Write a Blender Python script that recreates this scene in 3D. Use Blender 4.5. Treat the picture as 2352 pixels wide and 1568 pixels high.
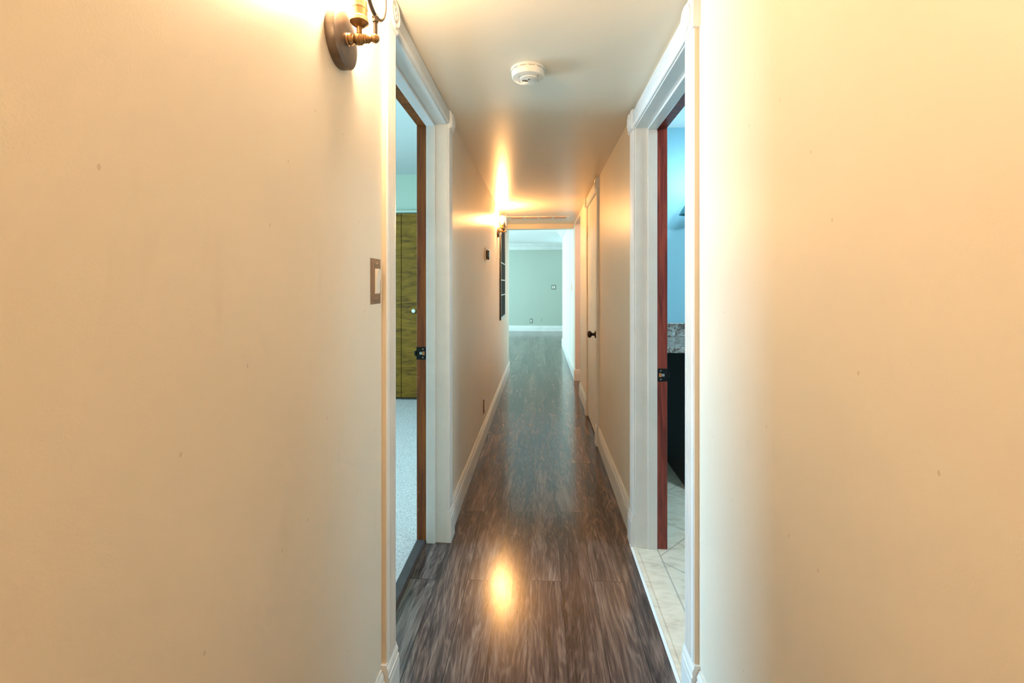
import bpy, math, random
from mathutils import Vector, Matrix, noise
R = math.radians
random.seed(7)
scn = bpy.context.scene
for o in list(bpy.data.objects): bpy.data.objects.remove(o, do_unlink=True)
COL = scn.collection

# ------------------------------------------------------------------ camera
CAMZ = 1.23
cd = bpy.data.cameras.new('camera'); cam = bpy.data.objects.new('camera', cd); COL.objects.link(cam)
cam.location = (0, 0, CAMZ); cam.rotation_euler = (R(90), 0, math.atan(65/1045))
cd.sensor_width = 36; cd.lens = 16.0; cd.shift_y = -129/2352; cd.clip_start = .02
scn.camera = cam

# ------------------------------------------------------------------ world, exposure
w = bpy.data.worlds.new('world'); scn.world = w; w.use_nodes = True
w.node_tree.nodes['Background'].inputs[0].default_value = (.55, .86, 1, 1)
w.node_tree.nodes['Background'].inputs[1].default_value = 1.0
vs = scn.view_settings
vs.view_transform = 'Standard'; vs.look = 'None'; vs.gamma = 1; vs.use_curve_mapping = False
vs.exposure = 0.95

def area(name, loc, rot, sx, sy, power, color, spread=180):
    l = bpy.data.lights.new(name, 'AREA'); l.shape = 'RECTANGLE'; l.size = sx; l.size_y = sy
    l.energy = power; l.color = color; l.spread = R(spread)
    o = bpy.data.objects.new(name, l); COL.objects.link(o); o.location = loc; o.rotation_euler = rot
    return o
BULB_WARM = (1.0, .72, .46)
BULB_NEAR = 240
BULB_FAR = 660
# daylight standing in the bedroom and living room window openings
area('bedroom_window_daylight', (-3.56, 2.25, 1.45), (0, R(-90), 0), 1.15, 1.35, 108, (.42, .75, 1.0))
area('living_window_daylight', (-4.06, 9.4, 1.35), (0, R(-90), 0), 1.6, 3.6, 165, (.56, .92, 1.0))
area('far_wall_fill_light', (1.9, 12.18, 1.2), (R(-90), 0, 0), 1.6, 1.9, 50, (.52, .90, 1.0))  # cool light added at the far wall
# fixtureless fill light added in the side passage to brighten the far hall
pl = bpy.data.lights.new('side_passage_fill_light', 'POINT'); pl.energy = 10; pl.color = (1, .86, .74); pl.shadow_soft_size = .12
po = bpy.data.objects.new('side_passage_fill_light', pl); COL.objects.link(po); po.location = (1.35, 5.25, 2.12)

# ------------------------------------------------------------------ materials
class G:
    def __init__(s, name):
        s.m = bpy.data.materials.new(name); s.m.use_nodes = True
        s.t = s.m.node_tree; s.b = s.t.nodes['Principled BSDF']; s.out = s.t.nodes['Material Output']
    def n(s, ty, **k):
        x = s.t.nodes.new(ty)
        for a, v in k.items(): setattr(x, a, v)
        return x
    def l(s, a, b): s.t.links.new(a, b)
    def math(s, op, a, b=None, c=None):
        x = s.n('ShaderNodeMath', operation=op)
        for i, v in enumerate((a, b, c)):
            if v is None: continue
            if isinstance(v, (int, float)): x.inputs[i].default_value = v
            else: s.l(v, x.inputs[i])
        return x.outputs[0]
    def coord(s, scale=(1, 1, 1), rot=(0, 0, 0)):
        tc = s.n('ShaderNodeTexCoord'); mp = s.n('ShaderNodeMapping')
        mp.inputs['Scale'].default_value = scale; mp.inputs['Rotation'].default_value = rot
        s.l(tc.outputs['Object'], mp.inputs[0]); return mp.outputs[0]
    def noise(s, vec, scale, detail=4, rough=.5, dist=0):
        x = s.n('ShaderNodeTexNoise'); s.l(vec, x.inputs['Vector'])
        x.inputs['Scale'].default_value = scale; x.inputs['Detail'].default_value = detail
        x.inputs['Roughness'].default_value = rough; x.inputs['Distortion'].default_value = dist
        return x.outputs['Fac']
    def ramp(s, fac, stops):
        x = s.n('ShaderNodeValToRGB'); e = x.color_ramp.elements
        while len(e) < len(stops): e.new(.5)
        for el, (p, c) in zip(e, stops): el.position = p; el.color = (*c, 1)
        s.l(fac, x.inputs[0]); return x.outputs[0]
    def mix(s, fac, a, b, mode='MIX'):
        x = s.n('ShaderNodeMix', data_type='RGBA', blend_type=mode)
        for sock, v in ((x.inputs[0], fac), (x.inputs[6], a), (x.inputs[7], b)):
            if isinstance(v, (int, float)): sock.default_value = v
            elif isinstance(v, tuple): sock.default_value = (*v, 1)
            else: s.l(v, sock)
        return x.outputs[2]
    def bump(s, h, strength, dist=.002):
        x = s.n('ShaderNodeBump'); x.inputs['Strength'].default_value = strength; x.inputs['Distance'].default_value = dist
        s.l(h, x.inputs['Height']); s.l(x.outputs[0], s.b.inputs['Normal'])

def paint(name, col, rough=.45, spec=.5, bump=.12, bscale=260, stain=0.0, stainscale=3, scuff=None, sheen_var=.0):
    g = G(name); v = g.coord()
    c = g.noise(v, stainscale, 5, .55)
    d = tuple(max(0, x*(1-stain)) for x in col)
    base = g.ramp(c, [(.3, d), (.65, col)])
    if scuff:
        vv = g.coord((1, 1, .35), (R(20), 0, 0))
        sc = g.noise(vv, 9, 3, .6, .4)
        f = g.ramp(sc, [(.64, (0, 0, 0)), (.74, (1, 1, 1))])
        base = g.mix(g.math('MULTIPLY', f, .10), base, scuff)
        # a few dings
        sp = g.n('ShaderNodeSeparateXYZ'); g.l(v, sp.inputs[0]); cb = g.n('ShaderNodeCombineXYZ')
        g.l(g.math('MULTIPLY', sp.outputs[1], 1.6), cb.inputs[0]); g.l(sp.outputs[2], cb.inputs[1])
        vo = g.n('ShaderNodeTexVoronoi', voronoi_dimensions='2D'); g.l(cb.outputs[0], vo.inputs['Vector']); vo.inputs['Scale'].default_value = 3.2
        dd = g.math('LESS_THAN', vo.outputs['Distance'], .011)
        base = g.mix(g.math('MULTIPLY', dd, .3), base, (.35, .2, .12))
    g.l(base, g.b.inputs['Base Color'])
    g.b.inputs['Roughness'].default_value = rough; g.b.inputs['Specular IOR Level'].default_value = spec
    if sheen_var:
        rv = g.noise(g.coord((1, .15, 1)), 6, 4)
        mr = g.n('ShaderNodeMapRange'); g.l(rv, mr.inputs[0]); mr.inputs[3].default_value = rough-sheen_var; mr.inputs[4].default_value = rough+sheen_var
        g.l(mr.outputs[0], g.b.inputs['Roughness'])
    if bump: g.bump(g.noise(v, bscale, 3), bump, .0015)
    return g.m

def plain(name, col, rough=.4, metal=0, spec=.5, mottled=0):
    g = G(name)
    if mottled:
        f = g.noise(g.coord(), 45, 4)
        g.l(g.ramp(f, [(.35, tuple(x*(1-mottled) for x in col)), (.7, col)]), g.b.inputs['Base Color'])
    else: g.b.inputs['Base Color'].default_value = (*col, 1)
    g.b.inputs['Roughness'].default_value = rough; g.b.inputs['Metallic'].default_value = metal
    g.b.inputs['Specular IOR Level'].default_value = spec
    return g.m

M = {}
WALLC = (.81, .74, .62)
M['hall_wall'] = paint('hall_wall_paint', WALLC, .40, .42, .10, 300, .05, 2.2, scuff=(.45, .38, .30), sheen_var=.05)
M['hall_ceiling'] = paint('hall_ceiling_paint', (.89, .79, .63), .31, .36, .06, 120, .03, 1.5)
M['white'] = paint('white_trim_paint', (.80, .80, .77), .35, .5, .05, 60, .10, 5)
M['bed_wall'] = paint('bedroom_wall_paint', (.38, .44, .33), .6, .3, .1)
M['bed_ceiling'] = paint('bedroom_ceiling_paint', (.52, .56, .52), .7, .3, .1)
M['bath_wall'] = paint('bathroom_wall_paint', (.38, .66, .78), .5, .4, .1)
M['bath_ceiling'] = paint('bathroom_ceiling_paint', (.70, .78, .80), .6, .3, .1)
M['live_wall'] = paint('living_room_wall_paint', (.45, .50, .43), .55, .4, .1)
M['live_ceiling'] = paint('living_room_ceiling_paint', (.90, .88, .86), .7, .3, .1)
M['bright_wall'] = paint('pale_wall_paint', (.80, .77, .70), .5, .4, .1)
M['alcove'] = paint('alcove_wall_paint', (.72, .66, .64), .5, .4, .1)
M['bronze'] = plain('dark_bronze', (.20, .155, .12), .42, .75, mottled=.3)
M['brass'] = plain('aged_brass', (.46, .28, .13), .38, .95, mottled=.4)
M['black'] = plain('black_metal', (.006, .006, .007), .42, 0, .3)
M['brown_plate'] = plain('brown_plastic_plate', (.22, .145, .09), .4)
M['grey_plate'] = plain('grey_metal_plate', (.20, .24, .22), .4)
M['ivory'] = plain('ivory_plastic', (.82, .76, .66), .3)
M['white_plastic'] = plain('white_plastic', (.85, .84, .80), .35)
M['screw'] = plain('screw_metal', (.5, .4, .3), .35, .8)
M['slot'] = plain('dark_slot', (.05, .035, .02), .7)
M['peach'] = plain('peach_slot', (.70, .42, .28), .6)
M['teal'] = plain('teal_metal_shade', (.05, .22, .26), .4, .2)
M['espresso'] = plain('espresso_cabinet_wood', (.022, .012, .010), .45, 0, .4, mottled=.4)
M['glass_knob'] = plain('pale_glass_knob', (.75, .85, .80), .08, .2)
M['steel'] = plain('brushed_steel', (.55, .55, .55), .3, .9)
M['caulk'] = plain('white_caulk', (.82, .84, .84), .5)
M['hole'] = plain('orange_wood_hole', (.55, .22, .06), .6)

def wood_trim(name, dark, mid, light, rough=.35, chip=(.7, .6, .5)):
    g = G(name); v = g.coord((14, 14, .9))
    f = g.noise(v, 3.2, 8, .62, .7)
    c = g.ramp(f, [(.28, dark), (.48, mid), (.72, light)])
    ch = g.noise(g.coord((6, 6, 1)), 22, 3, .6)
    cf = g.ramp(ch, [(.735, (0, 0, 0)), (.75, (1, 1, 1))])
    c = g.mix(cf, c, chip)
    g.l(c, g.b.inputs['Base Color']); g.b.inputs['Roughness'].default_value = rough
    g.bump(f, .15, .001); return g.m
M['brown_wood'] = wood_trim('brown_stained_jamb', (.06, .013, .002), (.20, .050, .004), (.34, .10, .010), .5)
M['red_wood'] = wood_trim('red_stained_jamb', (.06, .008, .006), (.20, .030, .018), (.42, .09, .05), .38, (.7, .35, .25))

def green_wood():
    g = G('olive_closet_wood'); v = g.coord((.9, .9, 5))
    f = g.noise(v, 3.2, 8, .65, 1.2)
    c = g.ramp(f, [(.30, (.05, .024, .002)), (.48, (.155, .076, .004)), (.70, (.245, .125, .010))])
    g.l(c, g.b.inputs['Base Color']); g.b.inputs['Roughness'].default_value = .65; g.b.inputs['Specular IOR Level'].default_value = .2; return g.m
M['green_wood'] = green_wood()

def floor_wood():
    g = G('grey_brown_plank_floor')
    tc = g.n('ShaderNodeTexCoord'); sp = g.n('ShaderNodeSeparateXYZ'); g.l(tc.outputs['Object'], sp.inputs[0])
    X, Y = sp.outputs[0], sp.outputs[1]
    W, L = .1305, 1.262
    u = g.math('DIVIDE', g.math('ADD', X, .043), W)
    k = g.math('FLOOR', u); fu = g.math('FRACT', u)
    par = g.math('FLOORED_MODULO', k, 2)
    jit = g.math('MULTIPLY', g.math('SINE', g.math('MULTIPLY', k, 12.9)), .02)
    off = g.math('ADD', g.math('MULTIPLY', par, .58), g.math('ADD', jit, 1.90))
    vv = g.math('DIVIDE', g.math('SUBTRACT', Y, off), L)
    j = g.math('FLOOR', vv); fv = g.math('FRACT', vv)
    cid = g.n('ShaderNodeCombineXYZ'); g.l(k, cid.inputs[0]); g.l(j, cid.inputs[1])
    wn = g.n('ShaderNodeTexWhiteNoise', noise_dimensions='3D'); g.l(cid.outputs[0], wn.inputs['Vector'])
    rnd = wn.outputs['Value']
    # grain coordinates, shifted per board
    gx = g.math('MULTIPLY', X, 1.0); 
    cv = g.n('ShaderNodeCombineXYZ'); g.l(g.math('ADD', gx, g.math('MULTIPLY', rnd, 7)), cv.inputs[0])
    g.l(g.math('ADD', g.math('MULTIPLY', Y, .13), g.math('MULTIPLY', rnd, 13)), cv.inputs[1]); g.l(g.math('MULTIPLY', rnd, 31), cv.inputs[2])
    swirl = g.noise(cv.outputs[0], 7, 4, .55, 1.6)
    band = g.math('SINE', g.math('MULTIPLY', swirl, 64))
    bandn = g.math('POWER', g.math('MULTIPLY_ADD', band, .5, .5), 1.6)
    cv2 = g.n('ShaderNodeCombineXYZ'); g.l(g.math('ADD', X, g.math('MULTIPLY', rnd, 3)), cv2.inputs[0])
    g.l(g.math('ADD', g.math('MULTIPLY', Y, .038), rnd), cv2.inputs[1]); g.l(rnd, cv2.inputs[2])
    fine = g.noise(cv2.outputs[0], 170, 6, .72, .35)
    mid = g.noise(cv2.outputs[0], 42, 4, .6, 1.0)
    big = g.noise(cv.outputs[0], 13, 6, .68, 1.2)
    f = g.math('ADD', g.math('MULTIPLY', g.math('MULTIPLY', bandn, big), .13), g.math('ADD', g.math('MULTIPLY', fine, .34), g.math('ADD', g.math('MULTIPLY', big, .40), g.math('MULTIPLY', mid, .22))))
    f = g.math('ADD', f, .012)
    f = g.math('ADD', f, g.math('MULTIPLY', g.math('SUBTRACT', rnd, .5), .09))
    c = g.ramp(f, [(.38, (.020, .013, .012)), (.475, (.072, .047, .041)), (.56, (.145, .100, .082)), (.70, (.27, .205, .17))])
    # seams
    e1 = g.math('MINIMUM', fu, g.math('SUBTRACT', 1, fu)); e1 = g.math('MULTIPLY', e1, W)
    e2 = g.math('MINIMUM', fv, g.math('SUBTRACT', 1, fv)); e2 = g.math('MULTIPLY', e2, L)
    e = g.math('MINIMUM', e1, e2)
    seam = g.ramp(g.math('MULTIPLY', e, 300), [(.25, (1, 1, 1)), (.62, (0, 0, 0))])
    c = g.mix(g.math('MULTIPLY', seam, .8), c, (.012, .009, .008))
    g.l(c, g.b.inputs['Base Color'])
    rr = g.ramp(f, [(.35, (.19,)*3), (.75, (.14,)*3)])
    g.l(rr, g.b.inputs['Roughness']); g.b.inputs['Specular IOR Level'].default_value = .55
    g.bump(g.math('SUBTRACT', f, g.math('MULTIPLY', seam, .25)), .05, .001)
    return g.m
M['floor'] = floor_wood()

def tile():
    g = G('cream_diagonal_tile')
    tc = g.n('ShaderNodeTexCoord'); sp = g.n('ShaderNodeSeparateXYZ'); g.l(tc.outputs['Object'], sp.inputs[0])
    X, Y = sp.outputs[0], sp.outputs[1]
    a = g.math('DIVIDE', g.math('SUBTRACT', g.math('MULTIPLY', g.math('ADD', X, Y), .7071), 1.841), .32)
    b = g.math('DIVIDE', g.math('SUBTRACT', g.math('MULTIPLY', g.math('SUBTRACT', Y, X), .7071), 1.103), .32)
    def edge(t):
        f = g.math('FRACT', t); return g.math('MINIMUM', f, g.math('SUBTRACT', 1, f))
    e = g.math('MINIMUM', edge(a), edge(b))
    inner = g.math('GREATER_THAN', X, .545)
    sx = g.math('MULTIPLY', g.math('ABSOLUTE', g.math('SUBTRACT', X, .545)), 3.1)
    ein = g.math('MINIMUM', e, sx)
    eo = g.math('MINIMUM', sx, 1.0)
    e = g.math('ADD', g.math('MULTIPLY', ein, inner), g.math('MULTIPLY', eo, g.math('SUBTRACT', 1, inner)))
    gr = g.ramp(e, [(.006, (1, 1, 1)), (.012, (0, 0, 0))])
    f = g.noise(g.coord((1, 2.2, 1)), 9, 7, .6, 1.2)
    c = g.ramp(f, [(.3, (.60, .50, .38)), (.5, (.76, .66, .53)), (.75, (.84, .76, .64))])
    c = g.mix(g.math('MULTIPLY', gr, .75), c, (.36, .33, .28))
    g.l(c, g.b.inputs['Base Color']); g.b.inputs['Roughness'].default_value = .3
    g.bump(g.math('SUBTRACT', 1, gr), .3, .001)
    return g.m
M['tile'] = tile()

def granite():
    g = G('granite_countertop'); v = g.coord((1, 2.2, 1))
    f = g.noise(v, 34, 8, .75, .8)
    c = g.ramp(f, [(.34, (.03, .022, .02)), (.46, (.22, .15, .12)), (.55, (.46, .42, .38)), (.66, (.70, .72, .72))])
    g.l(c, g.b.inputs['Base Color']); g.b.inputs['Roughness'].default_value = .15; return g.m
M['granite'] = granite()

def carpet():
    g = G('pale_carpet'); v = g.coord()
    f = g.noise(v, 130, 5, .7)
    c = g.ramp(f, [(.35, (.36, .33, .30)), (.6, (.68, .62, .57))])
    g.l(c, g.b.inputs['Base Color']); g.b.inputs['Roughness'].default_value = .95; g.b.inputs['Specular IOR Level'].default_value = .1
    g.bump(f, .9, .006); return g.m
M['carpet'] = carpet()

def bulb_mat(name, strength, col=BULB_WARM):
    g = G(name); g.t.nodes.remove(g.b)
    e = g.n('ShaderNodeEmission'); e.inputs[0].default_value = (*col, 1); e.inputs[1].default_value = strength
    g.l(e.outputs[0], g.out.inputs[0]); return g.m
M['bulb_near'] = bulb_mat('lit_bulb_bright', BULB_NEAR)
M['bulb_fill'] = bulb_mat('lit_bulb_fill', 385)
M['bulb_far'] = bulb_mat('lit_bulb', BULB_FAR, (1, .50, .17))
def clear_glass(name, tint=(1, 1, 1), gl=.12):
    g = G(name); g.t.nodes.remove(g.b)
    t = g.n('ShaderNodeBsdfTransparent'); t.inputs[0].default_value = (*tint, 1)
    s = g.n('ShaderNodeBsdfGlossy'); s.inputs[1].default_value = .05
    m = g.n('ShaderNodeMixShader'); m.inputs[0].default_value = .06; g.l(t.outputs[0], m.inputs[1]); g.l(s.outputs[0], m.inputs[2])
    g.l(m.outputs[0], g.out.inputs[0]); return g.m
M['glass'] = clear_glass('clear_glass')

# ------------------------------------------------------------------ mesh helpers (all in world coordinates, moved to the parent's origin)
class MB:
    def __init__(s): s.v = []; s.f = []; s.sm = []
    def add(s, vs, fs, smooth=False):
        o = len(s.v); s.v += [Vector(p) for p in vs]
        for f in fs: s.f.append([i+o for i in f]); s.sm.append(smooth)
        return s
    def box(s, x0, x1, y0, y1, z0, z1):
        v = [(x, y, z) for x in (x0, x1) for y in (y0, y1) for z in (z0, z1)]
        return s.add(v, [(0, 1, 3, 2), (4, 6, 7, 5), (0, 4, 5, 1), (2, 3, 7, 6), (0, 2, 6, 4), (1, 5, 7, 3)])
    def frust(s, c, ax, w0, h0, w1, h1, d, up=(0, 0, 1)):
        """box tapering from w0 x h0 at c to w1 x h1 at c + ax*d"""
        ax = Vector(ax); up = Vector(up); sd = ax.cross(up); c = Vector(c)
        v = []
        for (w_, h_, t) in ((w0, h0, 0), (w1, h1, d)):
            for a, b in ((-1, -1), (1, -1), (1, 1), (-1, 1)): v.append(c + ax*t + sd*(a*w_/2) + up*(b*h_/2))
        return s.add(v, [(3, 2, 1, 0), (4, 5, 6, 7), (0, 1, 5, 4), (1, 2, 6, 5), (2, 3, 7, 6), (3, 0, 4, 7)])
    def prism(s, prof, o, u, v, wv, smooth=False):
        """2-D profile (u,v) extruded from o along vector wv"""
        o, u, v, wv = Vector(o), Vector(u), Vector(v), Vector(wv); n = len(prof)
        a = [o + u*p + v*q for p, q in prof]; b = [p + wv for p in a]
        fs = [(i, (i+1) % n, n+(i+1) % n, n+i) for i in range(n)] + [tuple(range(n))[::-1], tuple(range(n, 2*n))]
        return s.add(a+b, fs, smooth)
    def lathe(s, prof, c, ax, seg=48, sx=1, sy=1):
        """profile of (radius, height along ax)"""
        ax = Vector(ax).normalized(); h = Vector((0, 1, 0)) if abs(ax.y) < .9 else Vector((1, 0, 0))
        u = ax.cross(h).normalized(); v = ax.cross(u); c = Vector(c); n = len(prof); P = []
        for r, z in prof:
            for i in range(seg):
                a = 2*math.pi*i/seg; P.append(c + ax*z + u*(r*math.cos(a)*sx) + v*(r*math.sin(a)*sy))
        F = []
        for j in range(n-1):
            for i in range(seg): F.append((j*seg+i, j*seg+(i+1) % seg, (j+1)*seg+(i+1) % seg, (j+1)*seg+i))
        F.append(tuple(range(seg))[::-1]); F.append(tuple(range((n-1)*seg, n*seg)))
        return s.add(P, F, True)
    def tube(s, pts, r, seg=14, closed=False):
        pts = [Vector(p) for p in pts]; n = len(pts); P = []
        rr = r if isinstance(r, (list, tuple)) else [r]*n
        prev = None
        for i, p in enumerate(pts):
            t = (pts[(i+1) % n]-pts[i-1]) if closed else (pts[min(i+1, n-1)]-pts[max(i-1, 0)])
            t.normalize()
            if prev is None: a = t.orthogonal().normalized()
            else: a = (prev - t*prev.dot(t)).normalized()
            prev = a; b = t.cross(a)
            for k in range(seg):
                q = 2*math.pi*k/seg; P.append(p + (a*math.cos(q)+b*math.sin(q))*rr[i])
        F = []
        for j in range(n if closed else n-1):
            for k in range(seg): F.append((j*seg+k, j*seg+(k+1) % seg, ((j+1) % n)*seg+(k+1) % seg, ((j+1) % n)*seg+k))
        if not closed: F += [tuple(range(seg))[::-1], tuple(range((n-1)*seg, n*seg))]
        return s.add(P, F, True)
    def build(s, name, mat, parent=None, bevel=0, label=None):
        off = Vector((0, 0, 0)); p = parent
        while p is not None: off += p.location; p = p.parent
        me = bpy.data.meshes.new(name); me.from_pydata([tuple(q-off) for q in s.v], [], s.f)
        me.materials.append(M[mat] if isinstance(mat, str) else mat)
        for poly, sm in zip(me.polygons, s.sm): poly.use_smooth = sm
        me.validate(); me.update()
        import bmesh
        bm = bmesh.new(); bm.from_mesh(me); bmesh.ops.recalc_face_normals(bm, faces=bm.faces); bm.to_mesh(me); bm.free()
        o = bpy.data.objects.new(name, me); COL.objects.link(o); o.parent = parent
        if any(s.sm):
            es = o.modifiers.new('edge_split', 'EDGE_SPLIT'); es.split_angle = R(38)
        if bevel:
            b = o.modifiers.new('bevel', 'BEVEL'); b.width = bevel; b.segments = 2; b.limit_method = 'ANGLE'
        if label: o['label'] = label
        return o

def tag(o, label=None, cat=None, group=None, kind=None):
    if label: o['label'] = label
    if cat: o['category'] = cat
    if group: o['group'] = group
    if kind: o['kind'] = kind
    return o
def struct(o, label, cat): return tag(o, label, cat, None, 'structure')
def empty(name, loc):
    o = bpy.data.objects.new(name, None); COL.objects.link(o); o.location = loc; o.empty_display_size = .05; return o

# ------------------------------------------------------------------ the shell
HW = .45; HT = 2.066; WT = .587            # hall half width, ceiling, outer face of the walls
LD0, LD1, LDT = 1.352, 2.150, 1.998        # left doorway
RD0, RD1, RDT = 1.405, 2.163, 1.966        # right doorway
CD0, CD1, CDT = 3.60, 4.33, 1.968          # closet door
SO0, SO1, SOT = 5.17, 5.92, 2.02           # side opening
LEND, HDR, REND, FAR = 6.52, 6.22, 9.35, 12.24
YB = -2.6                                   # end of the hall behind the camera
LVT = 2.34; BDT = 2.42; BTT = 2.36
J = .018                                    # jamb board thickness

b = MB().box(-WT+.002, -HW, YB, LD0-J, 0, 2.5).box(-WT+.002, -HW, LD0-J, LD1+J, LDT+J, 2.5).box(-WT+.002, -HW, LD1+J, LEND, 0, 2.5)
struct(b.build('wall_left', 'hall_wall'), 'beige painted hallway wall on the left, with doorway and wall lamps', 'wall')
b = MB().box(HW, WT-.002, YB, RD0-J, 0, 2.5).box(HW, WT-.002, RD0-J, RD1+J, RDT+J, 2.5).box(HW, WT-.002, RD1+J, CD0-J, 0, 2.5)
b.box(HW, WT-.002, CD0-J, CD1+J, CDT+J, 2.5).box(HW, WT-.002, CD1+J, SO0, 0, 2.5).box(HW, WT-.002, SO0, SO1, SOT, 2.5)
struct(b.build('wall_right', 'hall_wall'), 'beige painted hallway wall on the right, with bathroom doorway and closet', 'wall')
b = MB().box(HW, .60, SO1+.001, REND, 0, LVT)
struct(b.build('wall_far_right', 'bright_wall'), 'pale daylit wall beyond the side opening on the right', 'wall')
b = MB().box(HW+.002, 2.6, SO1, SO1+.10, 0, LVT)
# the wall inside the side opening, its face toward the camera
struct(b.build('wall_alcove', 'alcove'), 'pinkish wall return seen inside the side opening on the right', 'wall')
struct(MB().box(2.5, 2.6, 4.5, SO1, 0, LVT).box(WT, 2.5, 4.42, 4.52, 0, LVT).build('wall_alcove_side', 'alcove'), 'wall of the side passage', 'wall')
struct(MB().box(-HW, HW, HDR, HDR+.12, 2.0, 2.5).build('wall_header', 'hall_wall'), 'beige dropped beam where the hallway meets the living room', 'wall')
struct(MB().box(-WT, WT, YB-.1, YB, 0, 2.5).build('wall_back', 'hall_wall'), 'hall end wall behind the camera', 'wall')
struct(MB().box(-WT, HW+.14, YB, HDR, HT, HT+.04).build('ceiling', 'hall_ceiling'), 'low beige semi gloss hallway ceiling', 'ceiling')
# rooms
struct(MB().box(-3.6, -WT, 4.82, 4.92, 0, 2.5).box(-3.6, -WT, -.5, -.4, 0, 2.5)
       .box(-3.7, -3.6, -.5, 1.5, 0, 2.5).box(-3.7, -3.6, 3.0, 4.9, 0, 2.5).box(-3.7, -3.6, 1.5, 3.0, 0, .85).box(-3.7, -3.6, 1.5, 3.0, 2.05, 2.5)
       .build('wall_bedroom', 'bed_wall'), 'mint green bedroom wall above the closet through the left doorway', 'wall')
struct(MB().box(-3.7, -WT+.001, -.5, 4.9, BDT, BDT+.05).build('ceiling_bedroom', 'bed_ceiling'), 'pale bedroom ceiling through the left doorway', 'ceiling')
struct(MB().box(WT, 2.7, 3.33, 3.43, 0, 2.5).box(2.6, 2.7, .2, 3.4, 0, 2.5).box(WT, 2.7, .1, .2, 0, 2.5)
       .build('wall_bathroom', 'bath_wall'), 'sky blue bathroom wall through the right doorway', 'wall')
struct(MB().box(WT-.001, 2.7, .2, 3.4, BTT, BTT+.05).build('ceiling_bathroom', 'bath_ceiling'), 'light blue bathroom ceiling through the right doorway', 'ceiling')
struct(MB().box(-4.1, 4.1, FAR, FAR+.1, 0, 2.5).build('wall_far', 'live_wall'), 'sage green living room wall at the far end', 'wall')
struct(MB().box(-4.1, -WT, LEND-.12, LEND, 0, 2.5)
       .box(-4.1, -4.0, LEND, 7.5, 0, 2.5).box(-4.1, -4.0, 11.3, FAR, 0, 2.5).box(-4.1, -4.0, 7.5, 11.3, 0, .5).box(-4.1, -4.0, 7.5, 11.3, 2.15, 2.5)
       .box(4.0, 4.1, REND-.1, FAR, 0, 2.5).box(.60, 4.1, REND-.10, REND, 0, 2.5)
       .build('wall_living_room', 'live_wall'), 'living room side walls out of sight around the corner', 'wall')
struct(MB().box(-4.1, 4.1, HDR+.12, FAR+.1, LVT, LVT+.05).box(WT, 2.6, 4.42, HDR+.12, LVT, LVT+.05).build('ceiling_living_room', 'live_ceiling'), 'pale living room ceiling beyond the beam', 'ceiling')
# closet behind the closed door
struct(MB().box(WT, 1.1, CD1+.03, 4.42, 0, 2.5).box(1.1, 1.15, 3.43, 4.5, 0, 2.5).build('wall_closet', 'alcove'), 'closet walls behind the closed door', 'wall')

# floors
f = MB()
f.box(-HW, HW, YB, LEND, -.05, 0).box(-.546, -HW, LD0-.01, LD1+.01, -.05, 0).box(-4.1, 4.1, LEND, FAR, -.05, 0)
f.box(HW, 2.6, SO0-.75, LEND, -.05, 0).box(HW, 1.1, 3.45, SO0-.75, -.05, 0)
struct(f.build('floor', 'floor'), 'grey brown wood plank floor running down the hallway', 'floor')
struct(MB().box(.428, HW, RD0-.01, RD1+.01, -.002, .003).box(HW, 2.6, .2, 3.33, -.05, .001).build('floor_bathroom', 'tile'), 'cream diagonal stone tile floor of the bathroom', 'floor')
# carpet: displaced pile in view, plain beyond
cx0, cx1, cy0, cy1, st = -1.9, -.592, 1.2, 4.82, .011
nx = int((cx1-cx0)/st)+1; ny = int((cy1-cy0)/st)+1
vs_, fs_ = [], []
for j in range(ny):
    for i in range(nx):
        x = cx1-(cx1-cx0)*i/(nx-1); y = cy0+(cy1-cy0)*j/(ny-1)
        h = noise.noise(Vector((x*70, y*70, 0)))*.0035 + noise.noise(Vector((x*9, y*9, 3)))*.002
        vs_.append((x, y, .006+h))
for j in range(ny-1):
    for i in range(nx-1):
        a = j*nx+i; fs_.append((a, a+nx, a+nx+1, a+1))
cb = MB().add(vs_, fs_, True); cb.box(-3.6, cx0, -.4, 4.82, -.05, .006).box(cx0, -.592, -.4, cy0, -.05, .006)
co = cb.build('floor_bedroom', 'carpet'); co.modifiers.clear()
struct(co, 'pale looped carpet of the bedroom through the left doorway', 'floor')

# ------------------------------------------------------------------ trim profiles
BH = .145
BASE = [(0, 0), (.014, 0), (.014, .094), (.0125, .100), (.0125, .112), (.010, .114), (.009, .120), (.0105, .126), (.008, .134), (.005, .139), (.004, BH), (0, BH)]
def scaled(p, a, c): return [(x*a, z*c) for x, z in p]
def baseboard(bm, x, y0, y1, side):   # side: +1 sticks out towards +x
    bm.prism(BASE, (x, y0, 0), (side, 0, 0), (0, 0, 1), (0, y1-y0, 0))
def base_x(bm, y, x0, x1, side):
    bm.prism(BASE, (x0, y, 0), (0, side, 0), (0, 0, 1), (x1-x0, 0, 0))
CW = .078
def casing_profile(n=5):
    p = [(0, 0), (0, .012), (.003, .016)]
    a, bb = .012, CW-.012; wd = (bb-a)/n
    for i in range(n):
        s0 = a+i*wd
        p += [(s0+.0015, .018), (s0+wd*.35, .0145), (s0+wd*.65, .0145), (s0+wd-.0015, .018)]
    p += [(CW-.003, .016), (CW, .012), (CW, 0)]
    return p
CASE = casing_profile()
PLAIN = [(0, 0), (0, .011), (.004, .015), (.014, .0165), (.018, .0145), (CW-.016, .017), (CW-.006, .0185), (CW-.001, .016), (CW, .012), (CW, 0)]

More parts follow.
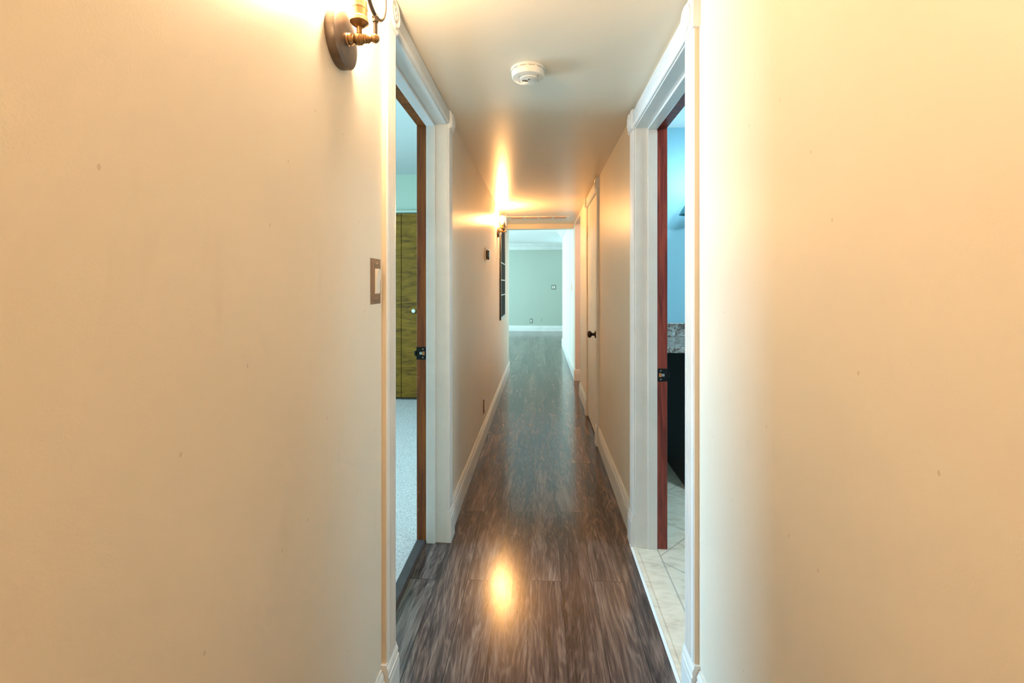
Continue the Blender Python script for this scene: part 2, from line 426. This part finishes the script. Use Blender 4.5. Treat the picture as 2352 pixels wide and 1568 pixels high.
tan_edge = plain('tan_painted_edge', (.72, .61, .46), .5)
def corner_block(par, side, y, z, s=.096):
    """square block with a turned rosette, on the wall of the given side, lower corner centred at y,z"""
    X = side*HW; n = -side
    b = MB()
    b.frust((X, y, z), (n, 0, 0), s, s, s, s, .019).frust((X+n*.019, y, z), (n, 0, 0), s, s, s-.010, s-.010, .006)
    o = b.build('corner_block', 'white', par)
    r = MB().lathe([(.040, 0), (.040, .003), (.036, .006), (.032, .0055), (.028, .002), (.022, .002), (.018, .0055), (.014, .006), (.010, .003), (.006, .004), (.002, .0075), (.0005, .008)],
                   (X+n*.0245, y, z), (n, 0, 0), 40)
    r.build('rosette', 'white', o)
def plinth(par, side, yin, direction):
    """plinth block whose profile repeats the baseboard's"""
    X = side*HW; w_ = CW+.012
    y0 = yin-.002*direction if False else yin
    pr = [(x*1.0+ (.0115 if x > 0 else 0), z*1.07) for x, z in BASE]
    b = MB().prism(pr, (X, yin, 0), (-side, 0, 0), (0, 0, 1), (0, w_*direction, 0))
    b.build('plinth_block', 'white', par)

def doorway(name, side, y0, y1, top, wood, strike_z, label, casing=CASE):
    X = side*HW
    e = empty(name, (X, (y0+y1)/2, 0)); struct(e, label, 'doorway')
    def bx(xa, xb, *r):
        a, c = sorted((side*xa, side*xb)); return (a, c, *r)
    # white jamb boards (hall side)
    xi, xs0, xs1, xo = HW-.006, .500, .543, WT+.004
    for nm, ya, yb in (('jamb', y0-J, y0), ('jamb', y1, y1+J)):
        MB().box(*bx(xi, xs1, ya, yb, 0, top+J)).build('jamb', 'white', e, .0015)
    MB().box(*bx(xi, xs1, y0, y1, top, top+J)).build('head_jamb', 'white', e, .0015)
    MB().box(*bx(xs0, xs1, y0, y0+.011, 0, top-.011)).box(*bx(xs0, xs1, y1-.011, y1, 0, top-.011)).box(*bx(xs0, xs1, y0, y1, top-.011, top)).build('door_stop', 'white', e, .002)
    # stained room side of the jamb
    MB().box(*bx(xs1, xo, y0-J, y0+.003, 0, top+J)).build('stained_jamb', wood, e, .002, 'stained bare wood jamb edge')
    fj = MB().box(*bx(xs1, xo, y1-.003, y1+J, 0, top+J)).build('stained_jamb', wood, e, .002, 'stained bare wood jamb edge with strike plate')
    MB().box(*bx(xs1, xo, y0, y1, top-.003, top+J)).build('stained_head', wood, e, .002, 'stained bare wood head jamb')
    # strike plate on the far jamb
    ys = y1-.003
    sp = MB().box(*bx(xs1+.003, xo+.001, ys-.0015, ys, strike_z-.030, strike_z+.030))
    sp.frust((side*(xo+.001), ys-.003, strike_z), (side, 0, 0), .006, .026, .004, .022, .009)
    spo = sp.build('strike_plate', 'black', e, .001, 'black strike plate')
    MB().box(*bx(xs1+.009, xs1+.020, ys-.0022, ys-.0014, strike_z-.009, strike_z+.009)).build('latch_hole', 'hole', spo)
    MB().box(*bx(xs1+.021, xs1+.034, ys-.0024, ys-.0014, strike_z-.006, strike_z+.006)).build('strike_lip', 'steel', spo)
    MB().lathe([(.0035, 0), (.003, .001)], (side*(xs1+.017), ys-.0015, strike_z+.020), (0, -1, 0), 12).lathe([(.0035, 0), (.003, .001)], (side*(xs1+.017), ys-.0015, strike_z-.020), (0, -1, 0), 12).build('screw', 'screw', spo)
    # casings on the hall side
    rv = .004
    MB().prism(casing, (X, y0-rv, .155), (0, -1, 0), (-side, 0, 0), (0, 0, top+.005-.155)).build('casing', 'white', e)
    MB().prism(casing, (X, y1+rv, .155), (0, 1, 0), (-side, 0, 0), (0, 0, top+.005-.155)).build('casing', 'white', e)
    ya = y0-rv-CW
    MB().box(*bx(HW-.0125, HW, ya-.0012, ya-.0001, .155, top+.004)).build('painted_edge', tan_edge, e, 0, 'tan painted outer edge of the casing')
    hh = min(CW, HT-.003-top-rv)
    cp = [(p*hh/CW, q) for p, q in casing]
    MB().prism(cp, (X, y0-.002, top+rv), (0, 0, 1), (-side, 0, 0), (0, y1-y0+.004, 0)).build('head_casing', 'white', e)
    sz = min(.094, (HT-.001-top)*1.06+.012)
    zc = min(top+.042, HT-.0005-sz/2)
    corner_block(e, side, y0-rv-CW/2-.002, zc, sz); corner_block(e, side, y1+rv+CW/2+.002, zc, sz)
    plinth(e, side, y0-.001, -1); plinth(e, side, y1+.001, 1)
    return e
d1 = doorway('door_1', -1, LD0, LD1, LDT, 'brown_wood', .905, 'white fluted doorway on the left opening to the carpeted bedroom')
d2 = doorway('door_2', 1, RD0, RD1, RDT, 'red_wood', .812, 'white doorway on the right opening to the tiled bathroom', CASE)

# baseboards
P = CW+.014
b = MB(); baseboard(b, -HW, YB, LD0-P, 1); baseboard(b, -HW, LD1+P, LEND, 1); base_x(b, LEND, -3.9, -HW+.014, 1)
struct(b.build('baseboard_left', 'white'), 'white moulded baseboard along the left hallway wall', 'baseboard')
b = MB(); baseboard(b, HW, YB, RD0-P, -1); baseboard(b, HW, RD1+P, CD0-P, -1); baseboard(b, HW, CD1+P, SO0, -1)
struct(b.build('baseboard_right', 'white'), 'white moulded baseboard along the right hallway wall', 'baseboard')
b = MB(); baseboard(b, HW, SO1, REND, -1); base_x(b, SO1, HW-.014, 2.5, -1); base_x(b, REND, HW-.014, 4.0, 1)
struct(b.build('baseboard_far_right', 'white'), 'white baseboard around the daylit wall corner on the right', 'baseboard')
b = MB(); base_x(b, FAR, -4.0, 4.0, -1)
struct(b.build('baseboard_far', 'white'), 'white baseboard under the sage green far wall', 'baseboard')
# crown moulding in the living room
CROWN = [(0, 0), (.012, 0), (.014, .018), (.030, .030), (.038, .055), (.062, .090), (.088, .112), (.098, .130), (.112, .134), (.114, .155), (0, .155)]
b = MB().prism(CROWN, (-4, FAR, LVT-.155), (0, -1, 0), (0, 0, 1), (8, 0, 0))
struct(b.build('trim_1', 'white'), 'white crown moulding across the far wall', 'crown moulding')
b = MB().prism(CROWN, (HW, HDR+.13, LVT-.155), (-1, 0, 0), (0, 0, 1), (0, REND-HDR-.13+.11, 0)).prism(CROWN, (HW, REND, LVT-.155), (0, 1, 0), (0, 0, 1), (3.4, 0, 0))
struct(b.build('trim_2', 'white'), 'white crown moulding turning the corner above the daylit right wall', 'crown moulding')
# transition strip at the carpet and caulk line at the tile
tp = [(0, 0), (0, .010), (.004, .014), (.040, .014), (.047, .003), (.047, 0)]
struct(MB().prism(tp, (-.592, LD0-.01, 0), (1, 0, 0), (0, 0, 1), (0, LD1-LD0+.012, 0)).build('trim_3', plain('dark_reducer_strip', (.075, .06, .058), .4, mottled=.3)), 'dark wood reducer strip between carpet and planks', 'threshold')
struct(MB().box(.422, .433, RD0-.0, RD1+.03, 0, .004).build('trim_4', 'caulk', None, .001), 'white caulk line where planks meet bathroom tile', 'threshold')

# ------------------------------------------------------------------ closet door on the right (closed)
e = empty('door_3', (HW, (CD0+CD1)/2, 0)); struct(e, 'narrow closed white closet door with black knob on the right wall', 'door')
leaf = MB().box(HW-.003, HW+.032, CD0+.003, CD1-.003, .012, CDT-.004).build('door_leaf', 'white', e, .002)
for ya, yb in ((CD0-J, CD0), (CD1, CD1+J)): MB().box(HW-.006, WT, ya, yb, 0, CDT+J).build('jamb', 'white', e, .001)
MB().box(HW-.006, WT, CD0, CD1, CDT, CDT+J).build('head_jamb', 'white', e, .001)
MB().prism(PLAIN, (HW, CD0-.004, .155), (0, -1, 0), (-1, 0, 0), (0, 0, CDT-.15)).build('casing', 'white', e)
MB().prism(PLAIN, (HW, CD1+.004, .155), (0, 1, 0), (-1, 0, 0), (0, 0, CDT-.15)).build('casing', 'white', e)
MB().prism(PLAIN, (HW, CD0-.002, CDT+.004), (0, 0, 1), (-1, 0, 0), (0, CD1-CD0+.004, 0)).build('head_casing', 'white', e)
corner_block(e, 1, CD0-.004-CW/2-.002, CDT+.044, .09); corner_block(e, 1, CD1+.004+CW/2+.002, CDT+.044, .09)
plinth(e, 1, CD0-.001, -1); plinth(e, 1, CD1+.001, 1)
kz, ky = .835, 3.70
k = MB().lathe([(.031, 0), (.031, .004), (.027, .009), (.014, .012), (.011, .020), (.011, .030), (.018, .036), (.026, .043), (.0285, .052), (.026, .060), (.017, .066), (.001, .068)], (HW-.003, ky, kz), (-1, 0, 0), 36)
k.build('door_knob', 'black', e, 0, 'black round door knob')
MB().box(HW-.0085, HW-.0055, CD0-.016, CD0-.002, kz-.030, kz+.030).build('latch_plate', 'black', e, 0, 'black latch plate')
for z in (1.74, .27):
    h = MB().tube([(HW-.011, CD1+.002, z-.045), (HW-.011, CD1+.002, z+.045)], .0065, 12)
    for q in (-.045, -.015, .015, .045): h.lathe([(.0078, -.002), (.0078, .002)], (HW-.011, CD1+.002, z+q), (0, 0, 1), 12)
    h.box(HW-.012, HW-.003, CD1-.012, CD1+.014, z-.042, z+.042)
    h.build('hinge', M['ivory'], e)

# ------------------------------------------------------------------ bedroom closet (olive bifold)
e = empty('door_4', (-1.5, 4.80, 0)); struct(e, 'olive green stained bifold closet door seen through the left doorway', 'door')
edges = [-2.246, -1.864, -1.482, -1.10, -.72]
for i in range(4):
    lf = MB().box(edges[i]+.0025, edges[i+1]-.0025, 4.775, 4.805, .035, 1.995).build('door_leaf', 'green_wood', e, .003)
    if i in (1, 2):
        kx = -1.342 if i == 2 else -1.72
        MB().lathe([(.008, 0), (.008, .012), (.019, .018), (.021, .026), (.017, .033), (.001, .036)], (kx, 4.775, .958), (0, -1, 0), 28).build('knob', 'glass_knob', lf, 0, 'pale round closet knob')
MB().box(-2.30, -.70, 4.770, 4.82, 2.005, 2.03).build('head_trim', M['bed_wall'], e)
MB().box(-2.26, -.70, 4.807, 4.8195, 0, 2.0).build('backing', 'slot', e)

# ------------------------------------------------------------------ windows behind the daylight
def window(name, x, y0, y1, z0, z1, n, label):
    e = empty(name, (x, (y0+y1)/2, z0)); struct(e, label, 'window')
    t = .05
    MB().box(x-.04, x+.02, y0, y1, z0, z0+t).box(x-.04, x+.02, y0, y1, z1-t, z1).box(x-.04, x+.02, y0, y0+t, z0+t, z1-t).box(x-.04, x+.02, y1-t, y1, z0+t, z1-t).build('window_frame', 'white', e)
    m = MB()
    for i in range(1, n):
        yy = y0+(y1-y0)*i/n; m.box(x-.02, x+.01, yy-.02, yy+.02, z0+t, z1-t)
    m.build('mullion', 'white', e)
window('window_1', -3.6, 1.5, 3.0, .85, 2.05, 2, 'bedroom window out of sight to the left')
window('window_2', -4.0, 7.5, 11.3, .5, 2.15, 3, 'wide living room window out of sight to the left')

# ------------------------------------------------------------------ wall sconces
def sconce(y, z, bulb, label):
    e = empty('wall_sconce', (-HW, y, z)); tag(e, label, 'wall lamp', 'brass and bronze sconces on the left wall')
    X = -HW
    MB().lathe([(.0615, 0), (.0620, .002), (.0620, .018), (.0612, .0200), (.0590, .0212), (.045, .0225), (.020, .0238), (.001, .024)], (X, y, z), (1, 0, 0), 64).build('backplate', 'bronze', e, 0, 'dark bronze round backplate')
    pr = [(.012, .020), (.0135, .024), (.0115, .027), (.0135, .030), (.0125, .033), (.0085, .037), (.0085, .039), (.012, .042), (.0135, .047), (.0125, .052), (.0135, .054), (.0105, .058), (.0085, .062),
          (.0105, .064), (.0085, .067), (.010, .069), (.0085, .073), (.0065, .076), (.0065, .078), (.009, .081), (.0100, .086), (.0085, .0905), (.005, .094), (.0008, .0955)]
    arm = MB().lathe(pr, (X, y, z), (1, 0, 0), 32).build('arm', 'brass', e, 0, 'turned brass arm')
    sx = X+.050
    MB().lathe([(.0060, .008), (.0060, .026), (.0100, .0275), (.0155, .0315), (.0190, .0350), (.0200, .0360), (.0200, .0400), (.0192, .0412), (.0192, .0440), (.0180, .0455), (.0172, .0500), (.0172, .0640), (.0180, .0650), (.0180, .0690), (.0170, .0700), (.0168, .082), (.0135, .083)],
               (sx, y, z), (0, 0, 1), 36).build('socket', 'brass', e, 0, 'brass bulb socket')
    # pear shaped bulb
    bz = z+.083
    bp = [(.0125, 0), (.013, .006), (.0165, .014), (.0225, .026), (.0275, .040), (.0285, .050), (.0265, .062), (.020, .073), (.011, .080), (.0005, .083)]
    bo = MB().lathe(bp, (sx, y, bz), (0, 0, 1), 32).build('bulb', bulb, e, 0, 'lit warm bulb')
    rx = X+.0865
    MB().tube([(rx, y, z+.008), (rx, y, z+.030), (rx, y, z+.044)], .0042, 14).lathe([(.0062, 0), (.0066, .003), (.0062, .006)], (rx, y, z+.036), (0, 0, 1), 20).lathe([(.005, 0), (.0075, .006), (.004, .012)], (rx, y, z+.041), (0, 0, 1), 20).build('upright_rod', 'bronze', e, 0, 'thin bronze rod')
    rr = .062; cz = z+.050+rr
    pts = [(rx, y+rr*math.cos(a), cz+rr*math.sin(a)) for a in [2*math.pi*i/56 for i in range(56)]]
    ring = MB().tube(pts, .0042, 12, True).build('ring', 'bronze', e, 0, 'bronze ring')
    MB().lathe([(rr-.002, -.001), (rr-.002, .001)], (rx, y, cz), (1, 0, 0), 48).build('glass_disc', 'glass', ring, 0, 'clear glass disc')
    return e
sconce(.985, 1.775, 'bulb_near', 'bronze and brass wall lamp above the light switch, cut by the top of the picture')
sconce(4.76, 1.795, 'bulb_far', 'small lit brass wall lamp far down the hallway beside the dark wall panel')

sconce(-.36, 1.790, 'bulb_fill', 'unseen brass wall lamp added behind the viewpoint to light the right wall')  # extra unseen sconce, added to brighten the near right wall

# ------------------------------------------------------------------ smoke detector
sx, sy = -.048, 1.765
e = empty('smoke_detector', (sx, sy, HT)); tag(e, 'round cream smoke detector on the hallway ceiling', 'smoke detector')
MB().lathe([(.0665, 0), (.0672, .003), (.0660, .006), (.0635, .0075)], (sx, sy, HT), (0, 0, -1), 64).build('mounting_ring', 'ivory', e)
MB().lathe([(.0625, .007), (.0640, .009), (.0640, .016), (.0620, .030), (.0595, .0335), (.045, .0365), (.030, .0375), (.0005, .038)], (sx, sy, HT), (0, 0, -1), 64).build('housing', 'ivory', e)
m = MB()   # vent slots round the rim
for i in range(12):
    a0 = 2*math.pi*i/12+.08; a1 = a0+.36
    n = 8
    vv = []
    for q in range(n+1):
        a = a0+(a1-a0)*q/n
        for z in (.0098, .0112): vv.append((sx+.0643*math.cos(a), sy+.0643*math.sin(a), HT-z))
    m.add(vv, [(2*q, 2*q+1, 2*q+3, 2*q+2) for q in range(n)])
m.build('rim_slot', 'slot', e, 0, 'dark vent slots around the rim')
MB().lathe([(.035, .0370), (.0345, .0395), (.0325, .0405), (.0005, .0415)], (sx+.004, sy, HT), (0, 0, -1), 48).build('centre_cap', 'ivory', e)
MB().lathe([(.0095, .0), (.0095, .0006), (.006, .0008), (.0005, .001)], (sx+.004, sy-.008, HT-.0410), (0, 0, -1), 28).build('test_button', 'ivory', e)
MB().box(sx+.0025, sx+.0055, sy-.011, sy-.003, HT-.0425, HT-.0419).box(sx-.0005, sx+.0085, sy-.0125, sy-.0095, HT-.0425, HT-.0419).build('button_mark', 'slot', e)
m = MB()
for i in range(5): m.box(sx-.022+i*.0045, sx-.0195+i*.0045, sy+.000-.004*(1-abs(i-2)/2), sy+.012+.003*(1-abs(i-2)/2), HT-.0420, HT-.0405)
m.build('sounder_slot', 'slot', e, 0, 'dark sounder slots')
MB().box(sx-.0335, sx-.0325, sy-.034, sy+.034, HT-.0371, HT-.034).build('seam', plain('detector_seam', (.45, .38, .26), .6), e)
MB().box(sx+.0385, sx+.0395, sy-.034, sy+.034, HT-.0371, HT-.034).build('seam', bpy.data.materials['detector_seam'], e)

# ------------------------------------------------------------------ ceiling vent far down the hall
e = empty('ceiling_vent', (-.05, 5.62, HT)); tag(e, 'flat slotted vent in the far hallway ceiling before the beam', 'ceiling vent')
MB().box(-.43, .36, 5.52, 5.80, HT-.006, HT).build('vent_frame', 'white', e, .002)
for i in range(4): MB().box(-.36+i*.175, -.21+i*.175, 5.56, 5.66, HT-.009, HT-.0055).build('vent_slot', 'peach', e, 0, 'peach coloured vent slot')

# ------------------------------------------------------------------ electrics
def stepped_plate(e, c, n, up, w_, h_, mat, steps=3, d=.0025):
    m = MB(); cc = Vector(c); nn = Vector(n)
    for i in range(steps): m.frust(cc+nn*d*i, n, w_-.012*i, h_-.012*i, w_-.012*i-.004, h_-.012*i-.004, d+.0002)
    return m.build('plate', mat, e), cc+nn*(d*steps)
# near switch
sc = (-HW, 1.218, 1.241)
e = empty('light_switch', sc); tag(e, 'brown stepped light switch with ivory rocker beside the left doorway', 'light switch')
p_, top = stepped_plate(e, sc, (1, 0, 0), (0, 0, 1), .076, .124, 'brown_plate', 3, .0017)
hs = MB().box(top.x-.001, top.x+.0018, top.y-.0165, top.y+.0165, top.z-.034, top.z+.034).build('rocker_frame', 'ivory', e, .0008)
rk = [(0, -.0315), (.0015, -.031), (.0015, 0), (.0055, .031), (0, .0315)]
MB().prism(rk, (top.x+.002, top.y-.014, top.z), (1, 0, 0), (0, 0, 1), (0, .028, 0)).build('rocker', 'ivory', e, .0006, 'ivory rocker')
for dz in (-.048, .048): MB().lathe([(.0032, 0), (.0028, .0012), (.0005, .0015)], (top.x-.0003, top.y, top.z+dz), (1, 0, 0), 14).build('screw', 'screw', e)
# low outlet on left wall
oc = (-HW, 3.60, .272)
e = empty('wall_outlet', oc); tag(e, 'brown outlet plate low on the left hallway wall', 'outlet')
p_, top = stepped_plate(e, oc, (1, 0, 0), (0, 0, 1), .076, .124, 'brown_plate')
MB().box(top.x-.001, top.x+.003, top.y-.0165, top.y+.0165, top.z-.034, top.z+.034).build('receptacle', 'ivory', e, .0008)
# thermostat
tc_ = (-HW, 3.735, 1.482)
e = empty('thermostat', tc_); tag(e, 'small thermostat with white backplate and dark dial on the left wall', 'thermostat')
MB().frust(tc_, (1, 0, 0), .112, .112, .108, .108, .007).build('backplate', 'white_plastic', e, .002)
MB().lathe([(.040, .006), (.041, .010), (.041, .026), (.038, .030), (.001, .031)], tc_, (1, 0, 0), 40).build('dial', plain('thermostat_dial', (.07, .045, .02), .25), e, 0, 'dark round dial')
MB().lathe([(.0415, .016), (.0415, .018)], tc_, (1, 0, 0), 40).build('dial_ring', 'steel', e)
# far wall plates
def far_plate(name, x, z, w_, n, mat, label, cat):
    c = (x, FAR, z); e = empty(name, c); tag(e, label, cat)
    MB().frust(c, (0, -1, 0), w_, .124, w_-.006, .118, .007).build('plate', mat, e)
    for i in range(n):
        xx = x+(i-(n-1)/2)*.046
        MB().box(xx-.0165, xx+.0165, FAR-.011, FAR-.006, z-.034, z+.034).build('rocker' if 'switch' in name else 'receptacle', 'ivory', e)
far_plate('light_switch', .355, 1.18, .122, 2, 'grey_plate', 'double light switch on the sage green far wall', 'light switch')
far_plate('wall_outlet', -.247, .275, .074, 1, 'grey_plate', 'grey framed outlet low on the far green wall', 'outlet')
e = empty('wall_outlet', (-.005, FAR, .31)); tag(e, 'green painted blank plate right of the grey outlet on the far wall', 'outlet')
MB().frust((-.005, FAR, .31), (0, -1, 0), .074, .124, .068, .118, .007).build('plate', 'live_wall', e)
e = empty('wall_outlet', (HW, 8.45, .26)); tag(e, 'pale outlet low on the daylit right wall', 'outlet')
MB().frust((HW, 8.45, .26), (-1, 0, 0), .074, .120, .068, .114, .006).build('plate', 'ivory', e)
MB().box(HW-.009, HW-.005, 8.434, 8.466, .226, .294).build('receptacle', 'white_plastic', e)
e = empty('light_switch', (HW, 6.60, 1.20)); tag(e, 'pale switch plate on the daylit right wall past the side opening', 'light switch')
MB().frust((HW, 6.60, 1.20), (-1, 0, 0), .074, .120, .068, .114, .006).build('plate', 'bright_wall', e)
MB().box(HW-.008, HW-.005, 6.584, 6.616, 1.166, 1.234).build('rocker', 'white_plastic', e)

# ------------------------------------------------------------------ dark wall panel on the left
y0, y1, z0, z1 = 5.02, 5.62, .84, 1.99
e = empty('wall_panel', (-HW, (y0+y1)/2, z0)); tag(e, 'tall black framed wall panel with pale crossbars past the far lamp', 'wall panel')
X = -HW; t = .03
MB().box(X, X+.015, y0, y0+t, z0, z1).box(X, X+.015, y1-t, y1, z0, z1).box(X, X+.015, y0+t, y1-t, z1-t, z1).box(X, X+.015, y0+t, y1-t, z0, z0+t).build('frame', 'black', e, .002)
MB().box(X+.001, X+.009, y0+t, y1-t, z0+t, z1-t).build('pane', plain('dark_pane', (.010, .010, .010), .7, 0, .15), e)
for z in (1.12, 1.29, 1.485): MB().box(X+.009, X+.015, y0+t, y1-t, z-.006, z+.006).build('crossbar', 'steel', e, 0, 'pale metal crossbar')
MB().box(X+.010, X+.0165, y0+.004, y0+.018, z0+.002, z1).build('edge_strip', 'steel', e, 0, 'thin pale edge strip')
MB().box(X+.009, X+.0165, y0+t, y1-t, z0+.002, z0+t+.004).build('bottom_rail', 'steel', e, 0, 'pale bottom rail')

# ------------------------------------------------------------------ bathroom vanity
e = empty('bathroom_vanity', (1.3, 3.03, 0)); tag(e, 'dark espresso bathroom cabinet under the granite counter', 'vanity cabinet')
MB().box(.88, 1.9, 2.78, 3.32, .001, .83).build('cabinet_body', 'espresso', e, .003)
for i in range(2):
    xa = .90+i*.50
    d = MB().box(xa, xa+.48, 2.762, 2.78, .12, .78).build('cabinet_door', 'espresso', e, .004)
    MB().tube([(xa+(.44 if i == 0 else .04), 2.735, .60), (xa+(.44 if i == 0 else .04), 2.735, .72)], .005).build('handle', 'steel', d)
e = empty('granite_countertop', (1.25, 3.03, .83)); tag(e, 'mottled granite counter with backsplash in the bathroom', 'countertop')
MB().box(.62, 1.92, 2.73, 3.328, .831, .865).build('counter_slab', 'granite', e, .006)
MB().box(.62, 1.92, 3.305, 3.328, .865, .962).build('backsplash', 'granite', e, .003)
# vanity lamp
e = empty('vanity_lamp', (1.035, 3.32, 1.80)); tag(e, 'teal bell shade wall lamp over the bathroom counter', 'wall lamp')
lx, ly = 1.028, 3.21
MB().lathe([(.05, 0), (.05, .01), (.03, .018), (.001, .02)], (lx+.11, 3.327, 1.93), (0, -1, 0), 32).build('backplate', 'teal', e)
MB().tube([(lx+.11, 3.315, 1.93), (lx+.09, 3.26, 1.93), (lx+.04, 3.215, 1.88), (lx, ly, 1.785)], .007).build('arm', 'teal', e)
MB().lathe([(.026, .072), (.030, .070), (.070, 0), (.067, 0), (.026, .066)], (lx, ly, 1.718), (0, 0, 1), 40).build('shade', 'teal', e)
bl = bpy.data.lights.new('vanity_lamp_light', 'POINT'); bl.energy = 2.4; bl.color = (.55, .86, 1); bl.shadow_soft_size = .05
bo = bpy.data.objects.new('vanity_lamp_light', bl); COL.objects.link(bo); bo.location = (lx+.03, 3.08, 1.97)
bl2 = bpy.data.lights.new('bathroom_fill_light', 'AREA'); bl2.shape = 'DISK'; bl2.size = .35; bl2.energy = 14; bl2.color = (.6, .88, 1)  # unseen bathroom fill under the ceiling, added without a fixture
bo2 = bpy.data.objects.new('bathroom_fill_light', bl2); COL.objects.link(bo2); bo2.location = (1.5, 1.9, 2.34)
